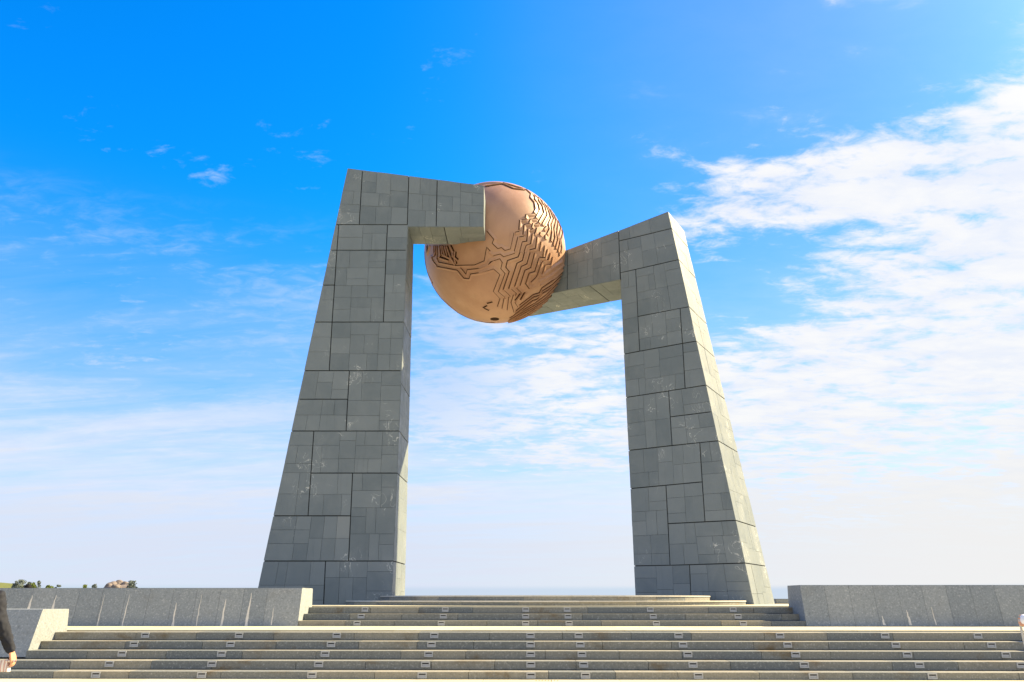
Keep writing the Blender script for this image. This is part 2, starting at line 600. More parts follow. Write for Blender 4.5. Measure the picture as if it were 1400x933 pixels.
ORD = ['first', 'second', 'third', 'fourth', 'fifth', 'sixth', 'seventh', 'eighth', 'ninth', 'tenth']
LROW = ['lowest', 'second lowest', 'middle', 'second highest', 'top']
UROW = ['lowest', 'middle', 'top']
LX = [-7.79, -5.87, -3.88, -1.90, .045, 1.017, 3.02, 5.05, 7.14, 8.98]
UX = [-4.10, -2.08, -0.06, .975, 3.05, 5.11]
proto = None
for flight, xs, rows, y0, z0 in (('lower', LX, LROW, Y_G, 0), ('upper', UX, UROW, Y_U, .75)):
    for i, rn in enumerate(rows):
        for k, x in enumerate(xs):
            loc = Vector((x, y0 + i * TREAD, z0 + i * RISE + 0.014))
            lab = 'step light in the %s step of the %s flight, %s from left' % (rn, flight, ORD[k])
            if proto is None:
                proto = empty('step_light', (0, 0, 0))
                for nm, b_, m_ in light_parts():
                    o = mesh_obj(nm, b_, m_, None); o.parent = proto
                r = proto
            else:
                r = proto.copy(); COL.objects.link(r)
                for ch in list(proto.children):
                    c = ch.copy(); COL.objects.link(c); c.parent = r
            r.location = loc
            tag(r, lab, 'step light', 'square lights set into the stair risers')


# ------------------------------------------------------------------ pylons
def split_tiles(rng, s0, t0, s1, t1, W, H, out, amax):
    w, h = (s1 - s0) * W, (t1 - t0) * H
    a = w * h
    if (a < amax * rng.uniform(0.75, 1.35) and max(w, h) < 1.25) or max(w, h) < 0.55:
        out.append((s0, t0, s1, t1)); return
    f = rng.choice((0.34, 0.5, 0.5, 0.62, 0.4, 0.66))
    if w > h * rng.uniform(0.75, 1.25):
        m = s0 + (s1 - s0) * f
        split_tiles(rng, s0, t0, m, t1, W, H, out, amax); split_tiles(rng, m, t0, s1, t1, W, H, out, amax)
    else:
        m = t0 + (t1 - t0) * f
        split_tiles(rng, s0, t0, s1, m, W, H, out, amax); split_tiles(rng, s0, m, s1, t1, W, H, out, amax)


def clad(bm, quads, outward, rng, amax=0.55, gap=0.028, tgap=0.008, depth=0.05):
    """quads TL TR BR BL in world space; each becomes a panel of slate slabs"""
    for q in quads:
        q = [Vector(p) for p in q]
        n = (q[1] - q[0]).cross(q[3] - q[0]) + (q[2] - q[1]).cross(q[2] - q[3])
        n.normalize()
        if n.dot(outward) < 0: n = -n
        q = inset_poly(q, n, gap / 2)
        W = ((q[1] - q[0]).length + (q[2] - q[3]).length) / 2
        H = ((q[3] - q[0]).length + (q[2] - q[1]).length) / 2
        cells = []
        split_tiles(rng, 0, 0, 1, 1, W, H, cells, amax)
        bl = lambda s, t: (q[0] * (1 - s) + q[1] * s) * (1 - t) + (q[3] * (1 - s) + q[2] * s) * t
        pt = rng.uniform(-.12, .12)
        for s0, t0, s1, t1 in cells:
            c = [bl(s0, t0), bl(s1, t0), bl(s1, t1), bl(s0, t1)]
            c = inset_poly(c, n, tgap / 2)
            e = rng.uniform(0, .009)
            c = [p - n * e for p in c]
            poly_prism(bm, c, [p - n * depth for p in c], min(1, max(0, 0.5 + pt + rng.uniform(-.38, .38))))


def hull(bm, pts):
    b2 = bmesh.new()
    for p in pts: b2.verts.new(p)
    r = bmesh.ops.convex_hull(b2, input=b2.verts)
    me = bpy.data.meshes.new('tmp'); b2.to_mesh(me); b2.free()
    bm.from_mesh(me); bpy.data.meshes.remove(me)


def core(root, polys, n, wdir, thick):
    bm = bmesh.new()
    for poly in polys:
        f = inset_poly(poly, n, 0.03)
        hull(bm, [p - n * 0.03 for p in f] + [p + wdir * (thick(p) - 0.03) for p in f])
    mesh_obj('core', bm, M_CORE, root)


# ---- left pylon: face square to the stairs
YL = 28.2
LP = lambda px, py: at(px, py, YL)
xl = lambda y: 475 - (y - 230) * 0.2140
xr = lambda y: 558 - (y - 308) * 0.0434
ZB = 1.0
yB = 834


def vl(p, q):
    return lambda y: p[0] + (q[0] - p[0]) * (y - p[1]) / (q[1] - p[1])


def rowq(y0, y1, edges):
    """panels between successive edge functions"""
    return [[LP(a(y0), y0), LP(b(y0), y0), LP(b(y1), y1), LP(a(y1), y1)] for a, b in zip(edges, edges[1:])]


vB1, vB2 = vl((463, 307.3), (460.6, 342.2)), vl((529.8, 307.3), (528, 342.2))
vC1, vC2 = vl((460.6, 342.2), (454, 440.5)), vl((528, 342.2), (524, 440.5))
vD, vE = vl((454, 440.5), (450, 507)), vl((477.6, 507), (473, 589.5))
vF, vF2 = vl((429, 589.5), (421, 705.5)), vl((482, 647), (476.5, 767.3))
vH = vl((445, 767.3), (442, 834))
lq = [[LP(475, 230), LP(495.5, 232.5), LP(491, 307.3), LP(xl(307.3), 307.3)],
      [LP(495.5, 232.5), LP(559, 240.5), LP(556.8, 307.3), LP(491, 307.3)],
      [LP(559, 240.5), LP(597.7, 246), LP(596.3, 310.6), LP(556.6, 310.5)],
      [LP(597.7, 246), LP(661.6, 253.8), LP(661.6, 310.7), LP(596.3, 310.6)]]
lq += rowq(307.3, 342.2, [xl, vB1, vB2, xr])
lq += rowq(342.2, 390, [xl, vC1]) + rowq(390, 440.5, [xl, vC1]) + rowq(342.2, 440.5, [vC1, vC2, xr])
lq += rowq(440.5, 507, [xl, vD, xr])
lq += rowq(507, 546, [xl, vE]) + rowq(546, 589.5, [xl, vE]) + rowq(507, 589.5, [vE, xr])
lq += rowq(589.5, 705.5, [xl, vF]) + rowq(589.5, 647, [vF, xr]) + rowq(647, 705.5, [vF, vF2])
lq += rowq(647, 767.3, [vF2, xr]) + rowq(705.5, 767.3, [xl, vF2])
lq += rowq(767.3, yB, [xl, vH, xr])

z_arm = LP(600, 310.5).z
thL = lambda p: 3.0 - (p.z - 1.2) * (3.0 - 1.62) / (z_arm - 1.2)
YV = Vector((0, 1, 0))
pl = empty('stone_pylon', (LP(445, 827).x, YL + 1.4, 1.2))
tag(pl, 'left tapering slate clad pylon whose arm covers the upper part of the sphere', 'monument pylon')
rng = random.Random(3)
bm = bmesh.new(); clad(bm, lq, Vector((0, -1, 0)), rng)
mesh_obj('front_cladding', bm, M_SLATE, pl)


def side_quads(fpts, thick, w):
    return [[a, a + w * thick(a), b + w * thick(b), b] for a, b in zip(fpts, fpts[1:])]


bm = bmesh.new()
ys = [310.6, 382, 440.5, 524, 589.5, 647, 767.3, yB]
clad(bm, side_quads([LP(xr(y), y) for y in ys], thL, YV), Vector((1, 0, 0)), rng, 1.6, 0.03, 0.006)
mesh_obj('inner_cladding', bm, M_SLATE, pl)
bm = bmesh.new()
ys = [230, 307.3, 390, 440.5, 507, 589.5, 705.5, 767.3, yB]
clad(bm, side_quads([LP(xl(y), y) for y in ys], thL, YV), Vector((-1, 0, 0)), rng, 0.8)
mesh_obj('outer_cladding', bm, M_SLATE, pl)
bm = bmesh.new()
fp = [LP(556.6, 310.5), LP(607, 310.6), LP(661.6, 310.7)]
clad(bm, side_quads(fp, thL, YV), Vector((0, 0, -1)), rng, 0.5)
mesh_obj('arm_soffit', bm, M_SLATE, pl)
bm = bmesh.new()
clad(bm, side_quads([LP(661.6, 253.8), LP(661.6, 310.7)], thL, YV), Vector((1, 0, 0)), rng, 3)
mesh_obj('arm_end', bm, M_SLATE, pl)
bm = bmesh.new()
clad(bm, side_quads([LP(475, 230), LP(559, 240.5), LP(661.6, 253.8)], thL, YV), Vector((0, 0, 1)), rng, 0.8)
mesh_obj('top_cladding', bm, M_SLATE, pl)
core(pl, [[LP(475, 230), LP(559, 240.5), LP(xr(yB), yB), LP(xl(yB), yB)],
          [LP(553, 239.9), LP(661.6, 253.8), LP(661.6, 310.7), LP(553, 310.5)]], Vector((0, -1, 0)), YV, thL)

# ---- right pylon: turned towards the left one
CY = Matrix.Rotation(YAW, 3, 'Z')
uR = (CY @ Vector((-1600, 1163, 0))).normalized()          # runs left and away
wR = (CY @ Vector((650, 1163, 0))).normalized()            # through its thickness
nR = Vector((0, 0, 1)).cross(uR).normalized()
if nR.y > 0: nR = -nR
pR = at(913.5, 289, 29.3)
RP = lambda px, py: on_plane(px, py, pR, nR)
J = lambda *pts: [RP(*p) for p in pts]
xre = vl((913.5, 289), (1031.2, 826.6))                     # front right edge (x of y)
xle = vl((848, 382.6), (868.3, 812.6))
yb0, yb1 = 818.5, 832.0
rq = [J((845.6, 315.4), (913.5, 289), (xre(312.4), 312.4), (846.2, 329.7)),
      J((846.2, 329.7), (xre(312.4), 312.4), (xre(355), 355), (848, 373.2)),
      J((848, 373.2), (869, 368.5), (874.5, 480.2), (854, 484.3)),
      J((869, 368.5), (xre(355), 355), (xre(419.5), 419.5), (872, 433)),
      J((872, 433), (929.7, 421.6), (932.9, 469.7), (874.5, 480.3)),
      J((929.7, 421.6), (xre(419.5), 419.5), (xre(466.5), 466.5), (932.9, 469.7)),
      J((853, 484.3), (933.2, 469.7), (936.6, 531.2), (856.4, 543.6)),
      J((933.2, 469.7), (xre(466.5), 466.5), (xre(526.6), 526.6), (936.6, 531.2)),
      J((856, 543.6), (914, 534.7), (918.7, 609.3), (860.0, 616)),
      J((914, 534.7), (xre(526.6), 526.6), (xre(563), 563), (916.3, 570.2)),
      J((916.3, 570.2), (xre(563), 563), (xre(602.8), 602.8), (918.7, 609.3)),
      J((860, 616), (956.6, 605.3), (960, 659), (862, 668.2)),
      J((956.6, 605.3), (xre(602.8), 602.8), (xre(711.6), 711.6), (963.7, 713.6)),
      J((862, 668.2), (910.3, 663.7), (916, 773.2), (867, 774)),
      J((910.3, 663.7), (960, 659), (963.7, 713.6), (913.2, 716.2)),
      J((913.2, 716.2), (xre(711.6), 711.6), (xre(770), 770), (916, 773.2)),
      J((867, 774), (942.6, 772.3), (945, 824.5), (869.2, 823)),
      J((942.6, 772.3), (xre(770), 770), (xre(834), 834), (945, 832))]
# the arm
arm_t = vl((775.4, 341.5), (845.6, 315.4)); arm_b = vl((776, 397), (848, 382.6))
AT = lambda x: 341.5 + (x - 775.4) * (315.4 - 341.5) / (845.6 - 775.4)
AB = lambda x: 397 + (x - 776) * (382.6 - 397) / 72.0
XE = 692
rq += [J((775.4, AT(775.4)), (845.6, 315.4), (848, 382.6), (775.4, AB(775.4))),
       J((XE, AT(XE)), (775.4, AT(775.4)), (775.4, AB(775.4)), (XE, AB(XE)))]
pr = empty('stone_pylon', (RP(950, 824).x + .8, RP(950, 824).y + 1.2, 1.2))
tag(pr, 'right slate clad pylon turned inwards with sunlit outer side and arm behind the sphere', 'monument pylon')
rng = random.Random(8)
bm = bmesh.new(); clad(bm, rq, nR, rng)
mesh_obj('front_cladding', bm, M_SLATE, pr)
# thickness of the outer side, from its rear edge
fT, fB = RP(913.5, 289), RP(xre(826.6), 826.6)
nS = (fB - fT).cross(wR).normalized()
rT, rB = on_plane(933.6, 308.5, fT, nS), on_plane(1060, 826.6, fT, nS)


def th_line(z):
    f = (z - fB.z) / (fT.z - fB.z)
    fr = fB.lerp(fT, f)
    rr = rB + (rT - rB) * ((z - rB.z) / (rT.z - rB.z))
    return (rr - fr).dot(wR)


thR = lambda p: th_line(p.z)
bm = bmesh.new()
ys = [289, 312.4, 355, 419.5, 466.5, 526.6, 602.8, 711.6, 770, 834]
clad(bm, side_quads([RP(xre(y), y) for y in ys], thR, wR), -uR, rng, 0.9, 0.03, 0.007)
mesh_obj('outer_cladding', bm, M_SLATE, pr)
bm = bmesh.new()
ys = [384, 484, 543.6, 616, 668.2, 774, 823]
clad(bm, side_quads([RP(xle(y), y) for y in ys], thR, wR), uR, rng, 0.9)
mesh_obj('inner_cladding', bm, M_SLATE, pr)
bm = bmesh.new()
clad(bm, side_quads([RP(848, 382.6), RP(806, AB(806)), RP(XE, AB(XE))], thR, wR), Vector((0, 0, -1)), rng, 0.9)
mesh_obj('arm_soffit', bm, M_SLATE, pr)
bm = bmesh.new()
clad(bm, side_quads([RP(913.5, 289), RP(845.6, 315.4), RP(XE, AT(XE))], thR, wR), Vector((0, 0, 1)), rng, 0.9)
mesh_obj('top_cladding', bm, M_SLATE, pr)
core(pr, [[RP(845.6, 315.4), RP(913.5, 289), RP(xre(834), 834), RP(869.2, 823), RP(848, 382.6)],
          [RP(850, 314), RP(XE, AT(XE)), RP(XE, AB(XE)), RP(851, 382.2)]], nR, wR, thR)

# ------------------------------------------------------------------ sphere
SPX = (676.8, 346.2)
sd_ = ray(*SPX)
SCN = EYE + sd_ * (32.4 / sd_.y)
zc = (SCN - EYE).dot(CAMROT @ Vector((0, 0, -1)))
SR = 97.0 * zc / FPX * 0.992
print('sphere', SCN[:], SR, 'arm pt', RP(775, 370)[:], 'left top', LP(475, 230)[:], 'right top', pR[:], 'thR', th_line(fT.z), th_line(fB.z))


def on_sphere(px, py):
    dx, dy = px - SPX[0], py - SPX[1]
    r = math.hypot(dx, dy)
    if r > 96.0: px, py = SPX[0] + dx * 96.0 / r, SPX[1] + dy * 96.0 / r
    d = ray(px, py)
    oc = EYE - SCN
    b = oc.dot(d); c = oc.dot(oc) - SR * SR
    q = b * b - c
    if q < 0: q = 0
    p = EYE + d * (-b - math.sqrt(q))
    return SCN + (p - SCN).normalized() * SR


gl = empty('sphere_sculpture', SCN)
tag(gl, 'large terracotta sphere with stepped zigzag relief held between two stone arms', 'sculpture')
bm = bmesh.new()
bmesh.ops.create_uvsphere(bm, u_segments=128, v_segments=64, radius=SR)
bmesh.ops.translate(bm, verts=bm.verts, vec=SCN)
mesh_obj('body', bm, M_TERRA, gl, smooth=True)

R1 = lambda p: (655 + p[0] / 9.333, 245 + p[1] / 9.333)
R2 = lambda p: (655 + p[0] / 9.333, 345 + p[1] / 9.333)
R3 = lambda p: (575 + p[0] / 7.78, 325 + p[1] / 7.78)
LINES = []


def ln(f, pts, e=0.04, h=0.07, w=0.16, side=None):
    LINES.append(([f(p) for p in pts], e, h, w, side))


for p in ([(590, 130), (655, 190), (648, 240), (700, 300), (718, 385), (695, 425)],
          [(665, 195), (710, 235), (704, 255), (760, 340), (770, 400), (720, 490)],
          [(700, 205), (750, 255), (755, 275), (800, 340), (825, 430), (755, 550)],
          [(745, 235), (800, 290), (805, 310), (840, 370), (865, 465), (800, 580)],
          [(800, 285), (850, 345), (890, 430), (910, 500), (878, 570), (892, 640), (860, 700)],
          [(860, 600), (822, 642)],
          [(860, 340), (910, 420), (945, 510), (915, 590), (925, 680), (910, 790)],
          [(900, 390), (945, 460), (975, 530), (950, 640), (965, 740), (940, 840)],
          [(950, 460), (1000, 560), (985, 690), (1000, 770), (970, 880)],
          [(1000, 530), (1035, 620), (1010, 740), (1025, 820), (1000, 920)],
          [(1040, 600), (1065, 680), (1035, 780), (1050, 870), (1040, 930)],
          [(840, 715), (838, 765)], [(780, 680), (770, 715)]):
    ln(R1, p, 0.036, 0.05, 0.17)
for p in ([(80, 95), (285, 65), (320, 72), (440, 125), (560, 140), (580, 132)],
          [(300, 52), (420, 85), (560, 128)], [(0, 66), (140, 50), (280, 52)]):
    ln(R1, p, 0.07, 0.05, 0.15, (0, -1))
for p in ([(700, 450), (600, 456), (590, 500)], [(545, 527), (600, 522)], [(725, 512), (655, 518), (635, 560)],
          [(640, 575), (590, 582), (575, 592), (562, 712)], [(520, 525), (510, 650)], [(515, 675), (460, 685)],
          [(690, 640), (650, 652)], [(735, 622), (720, 680), (702, 705)], [(755, 570), (705, 580)], [(685, 565), (670, 620)],
          [(625, 640), (610, 800), (552, 806)], [(680, 700), (660, 830), (602, 850)], [(740, 740), (722, 890), (645, 908)],
          [(575, 735), (515, 745)], [(790, 800), (768, 920)], [(835, 850), (824, 930)], [(870, 895), (860, 950)]):
    ln(R1, p, 0.034, 0.045, 0.14, (1, 0.1))
for p in ([(440, 685), (395, 890), (330, 908), (285, 870), (240, 885), (170, 820), (192, 770), (100, 660)],
          [(497, 740), (450, 930)], [(552, 806), (520, 930)], [(602, 850), (575, 930)]):
    ln(R1, p, 0.024, 0.04, 0.13, (1, -0.2))
for p in ([(525, 0), (500, 65), (365, 110), (345, 190), (390, 245), (310, 480)],
          [(582, 0), (555, 110), (485, 145), (380, 465)],
          [(655, 0), (610, 155), (540, 185), (455, 440)],
          [(710, 10), (660, 200), (585, 235), (525, 425)],
          [(765, 75), (710, 250), (640, 270), (595, 400), (640, 460), (715, 440), (770, 350)],
          [(800, 130), (740, 300), (720, 330), (660, 385)], [(845, 160), (800, 290)],
          [(905, 10), (885, 95), (805, 125)], [(935, 60), (905, 195)], [(905, 160), (850, 165)], [(860, 0), (840, 75), (770, 70)],
          [(820, 0), (815, 60)], [(1020, 0), (1018, 45)]):
    ln(R2, p, 0.032, 0.05, 0.15, (1, 0.1))
for p in ([(0, 210), (110, 165), (140, 120), (265, 80), (300, 130), (280, 210), (335, 270), (250, 500), (335, 575)],
          [(0, 270), (185, 210), (270, 285), (185, 500), (270, 590), (235, 695)],
          [(455, 10), (315, 55), (270, 20), (170, 45), (130, 0)], [(105, 0), (70, 120), (0, 150)],
          [(325, 485), (405, 560)], [(400, 455), (480, 525), (465, 560)], [(440, 545), (410, 640), (450, 770)],
          [(380, 570), (360, 740)], [(320, 590), (295, 720)], [(270, 600), (250, 695)], [(480, 455), (545, 520)],
          [(460, 640), (500, 700)]):
    ln(R2, p, 0.024, 0.035, 0.11, (1, -0.2))
for p in ([(585, 515), (530, 610)], [(530, 530), (462, 618)]):
    ln(R2, p, 0.055, 0.06, 0.12, (1, 0.6))
GT = ([(1060, 120), (940, 200), (795, 310)], [(1075, 170), (920, 300), (760, 380)], [(1085, 215), (960, 330), (780, 425)],
      [(1070, 260), (900, 390), (800, 460), (770, 520), (690, 545), (505, 685)],
      [(1055, 300), (930, 420), (800, 500), (760, 555), (690, 575), (455, 760)],
      [(1030, 350), (880, 485), (800, 530), (740, 600), (680, 620), (450, 800)],
      [(1005, 400), (860, 540), (780, 600), (720, 645), (390, 840)],
      [(970, 470), (830, 600), (740, 660), (380, 870)],
      [(920, 550), (800, 650), (560, 790), (370, 885)],
      [(870, 610), (720, 720), (560, 820), (370, 897)],
      [(800, 680), (640, 800), (500, 870), (400, 905)])
for i, p in enumerate(GT):
    ln(R2, p, 0.014 if i < 3 else 0.042, 0.06, 0.10, (-0.62, -0.78) if i < 3 else (0.62, 0.78))
for p in ([(140, 85), (145, 200), (120, 205), (130, 240), (180, 310), (390, 350), (460, 435), (520, 440), (535, 390), (640, 375), (778, 335)],
          [(180, 85), (175, 220), (195, 265), (370, 300), (575, 295), (680, 250), (705, 110), (778, 190)],
          [(420, 315), (485, 395), (500, 345), (630, 330), (720, 290), (778, 245)]):
    ln(R3, p, 0.028, 0.035, 0.10, (-1, 0.4))
for p in ([(318, 85), (350, 150), (345, 190), (400, 240)], [(225, 85), (236, 175), (310, 215)], [(262, 90), (290, 190)], [(160, 88), (162, 150), (150, 190)], [(205, 85), (215, 190), (200, 210), (300, 245)], [(240, 90), (262, 185)], [(282, 90), (330, 220), (372, 290)],
          [(70, 85), (75, 170), (100, 85)], [(372, 150), (366, 215), (380, 280)]):
    ln(R3, p, 0.06, 0.05, 0.10, (-1, 0.2))  # extra wide dark lines added here for the shade under the left arm
ln(R3, [(40, 150), (45, 250), (65, 350), (90, 410), (122, 470), (112, 492), (200, 630), (420, 820), (560, 880), (700, 905), (790, 905)], 0.05, 0.015, 0.04)
for p in ([(700, 692), (760, 676)], [(655, 740), (700, 716)], [(682, 746), (735, 770)]):
    ln(R3, p, 0.085, 0.02, 0.05, (0, -1))


def ribbon(bm, pts2, e, h, w, side, rot=None):
    # densify so the strip follows the curve of the sphere
    pts = []
    for a, b in zip(pts2, pts2[1:]):
        k = max(1, int(math.hypot(b[0] - a[0], b[1] - a[1]) / 2.2))
        for i in range(k): pts.append((a[0] + (b[0] - a[0]) * i / k, a[1] + (b[1] - a[1]) * i / k))
    pts.append(pts2[-1])
    P = [on_sphere(*p) for p in pts]
    keep = [0]
    for i in range(1, len(P)):
        if (P[i] - P[keep[-1]]).length > 0.01: keep.append(i)
    P = [P[i] for i in keep]; pts = [pts[i] for i in keep]
    if len(P) < 2: return
    mid = pts[len(pts) // 2]
    if side is None: side = (mid[0] - SPX[0], mid[1] - SPX[1])
    # orientation chosen once per line, by its overall run
    A, B = pts[0], pts[-1]
    sgn = None
    acc = Vector((0, 0, 0))
    rows = []
    S3 = on_sphere(mid[0] + 2 * side[0] / math.hypot(*side), mid[1] + 2 * side[1] / math.hypot(*side)) - on_sphere(*mid)
    vote = 0
    segs = []
    for i in range(len(P) - 1):
        n = ((P[i] + P[i + 1]) / 2 - SCN).normalized()
        s = n.cross(P[i + 1] - P[i])
        segs.append(s.normalized()); vote += s.dot(S3)
    sg = 1 if vote >= 0 else -1
    for i, p in enumerate(P):
        n = (p - SCN).normalized()
        s0, s1 = segs[max(0, i - 1)], segs[min(len(segs) - 1, i)]
        s = (s0 + s1)
        if s.length < 1e-4: s = s1.copy()
        s.normalize()
        k = min(1.5, 1 / max(0.5, s.dot(s1)))
        s = s * sg * k
        def q(d, hh):
            v = p + s * d
            v = SCN + (v - SCN).normalized() * (SR + hh)
            return v if rot is None else SCN + rot @ (v - SCN)
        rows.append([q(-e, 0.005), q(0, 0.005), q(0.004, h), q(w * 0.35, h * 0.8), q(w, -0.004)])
    vs = [[bm.verts.new(c) for c in r] for r in rows]
    for i in range(len(vs) - 1):
        for k in range(4):
            f = bm.faces.new((vs[i][k], vs[i][k + 1], vs[i + 1][k + 1], vs[i + 1][k]))
            f.material_index = 1 if k < 1 else 0  # first strip lies on the surface, painted dark for the step's shade
    for r in (vs[0], vs[-1]):
        bm.faces.new((r[1], r[2], r[3], r[4]))


bm = bmesh.new()
for L in LINES: ribbon(bm, *L)
mesh_obj('relief', bm, [M_TERRA, M_RECESS_SHADE], gl)
ROT = Matrix.Rotation(math.pi, 3, 'Z')
bm = bmesh.new()
for L in LINES:
    if min(on_sphere(*q).z for q in L[0]) > SCN.z - 0.9: ribbon(bm, *L, rot=ROT)
mesh_obj('relief', bm, [M_TERRA, M_RECESS_SHADE], gl)
pc = on_sphere(*R2((200, 855))); n = (pc - SCN).normalized()
tq = n.orthogonal().normalized(); bq = n.cross(tq)
bm = bmesh.new()
ring = [SCN + (pc + (tq * math.cos(a) + bq * math.sin(a)) * 0.19 - SCN).normalized() * (SR + 0.006) for a in [2 * math.pi * i / 32 for i in range(32)]]
poly_prism(bm, ring, [p - n * 0.1 for p in ring])
mesh_obj('opening', bm, M_RECESS_SHADE, gl)

# ------------------------------------------------------------------ people
def capsule(bm, p0, r0, p1, r1, seg=10):
    b2 = bmesh.new()
    for p, r in ((p0, r0), (p1, r1)):
        bmesh.ops.create_icosphere(b2, subdivisions=2, radius=r, matrix=Matrix.Translation(Vector(p)))
    bmesh.ops.convex_hull(b2, input=b2.verts)
    loose = [v for v in b2.verts if not v.link_faces]
    bmesh.ops.delete(b2, geom=loose, context='VERTS')
    inner = [f for f in b2.faces if False]
    me = bpy.data.meshes.new('tmp'); b2.to_mesh(me); b2.free()
    bm.from_mesh(me); bpy.data.meshes.remove(me)


def ellipsoid(bm, c, r):
    M = Matrix.Translation(Vector(c)) @ Matrix.Diagonal((*r, 1))
    bmesh.ops.create_icosphere(bm, subdivisions=3, radius=1, matrix=M)


def solid(name, bm, mat, parent, voxel):
    o = mesh_obj(name, bm, mat, parent, smooth=True)
    r = o.modifiers.new('Remesh', 'REMESH'); r.mode = 'VOXEL'; r.voxel_size = voxel; r.use_smooth_shade = True
    s = o.modifiers.new('Smooth', 'SMOOTH'); s.factor = 0.5; s.iterations = 3
    return o


def stripe_mat():
    m, t, b = mat_new('striped_cotton', 0.85, 0.2)
    sep = t.nodes.new('ShaderNodeSeparateXYZ'); t.links.new(objco(t).s, sep.inputs[0])
    x = E(t, sep.outputs[0])
    s = ((x * 230.0)._m('SINE')).ss(-0.2, 0.3)
    c = mixc(t, s, (0.50, 0.34, 0.31), (0.66, 0.62, 0.60))
    t.links.new(c.s, b.inputs['Base Color'])
    return m


M_SKIN = plain('skin', (0.52, 0.26, 0.16), 0.5, 0.4, 0.1, 12)
M_HAIR = plain('hair', (0.004, 0.0035, 0.004), 0.7, 0.15, 0.3, 40)
M_NAVY = plain('navy_cloth', (0.016, 0.018, 0.026), 0.8, 0.2, 0.35, 14)
M_WHITE = plain('white_cloth', (0.72, 0.72, 0.74), 0.8, 0.2, 0.08, 14)
M_BLACK = plain('black_cloth', (0.02, 0.02, 0.022), 0.8, 0.2, 0.3, 14)
M_STRIPE = stripe_mat()


def hand(bm, wrist, direc, out, thumb, curl, s=1.0):
    """palm, four unequal bent fingers and a thumb; direc = wrist to knuckles, out = back of hand, thumb = thumb side"""
    d, o, tside = (Vector(v).normalized() for v in (direc, out, thumb))
    w = Vector(wrist)
    for k in (-1, -0.33, 0.33, 1):
        capsule(bm, w + tside * 0.016 * k * s, 0.017 * s, w + d * 0.085 * s + tside * 0.030 * k * s, 0.0125 * s)
    for k, L in ((-1, 0.062), (-0.33, 0.076), (0.33, 0.080), (1, 0.070)):
        p = w + d * 0.088 * s + tside * 0.030 * k * s
        v = d.copy(); r = 0.0100
        ax = d.cross(o).normalized()
        for j, f in enumerate((0.45, 0.32, 0.23)):
            v = (Matrix.Rotation(-curl * (1 if j else 0.7), 3, ax) @ v)
            q = p + v * L * f * s
            capsule(bm, p, r * s, q, (r - 0.0012) * s); p = q; r -= 0.0012
    p = w + d * 0.028 * s + tside * 0.026 * s
    v = (d * 0.75 + tside * 0.62 - o * 0.25).normalized()
    for L, r in ((0.034, 0.0135), (0.030, 0.0115), (0.022, 0.010)):
        q = p + v * L * s
        capsule(bm, p, r * s, q, (r - 0.001) * s); p = q
        v = (v + d * 0.35 - o * 0.3 * curl).normalized()


def head(bm, c, fwd, s=1.0):
    f = Vector(fwd).normalized(); c = Vector(c); up = Vector((0, 0, 1)); rt = f.cross(up)
    ellipsoid(bm, c + up * 0.02, (0.074 * s, 0.088 * s, 0.100 * s))
    ellipsoid(bm, c + f * 0.03 - up * 0.055 * s, (0.052 * s, 0.055 * s, 0.055 * s))
    capsule(bm, c + f * 0.088 * s + up * 0.015 * s, 0.008 * s, c + f * 0.104 * s - up * 0.020 * s, 0.012 * s)      # nose
    for k in (-1, 1):
        ellipsoid(bm, c + rt * k * 0.076 * s - up * 0.005 * s, (0.012 * s, 0.020 * s, 0.030 * s))                # ears
        capsule(bm, c + f * 0.078 * s + rt * k * 0.045 * s + up * 0.033 * s, 0.009 * s, c + f * 0.086 * s + rt * k * 0.018 * s + up * 0.033 * s, 0.009 * s)
    capsule(bm, c + f * 0.083 * s + rt * 0.018 * s - up * 0.055 * s, 0.007 * s, c + f * 0.083 * s - rt * 0.018 * s - up * 0.055 * s, 0.007 * s)


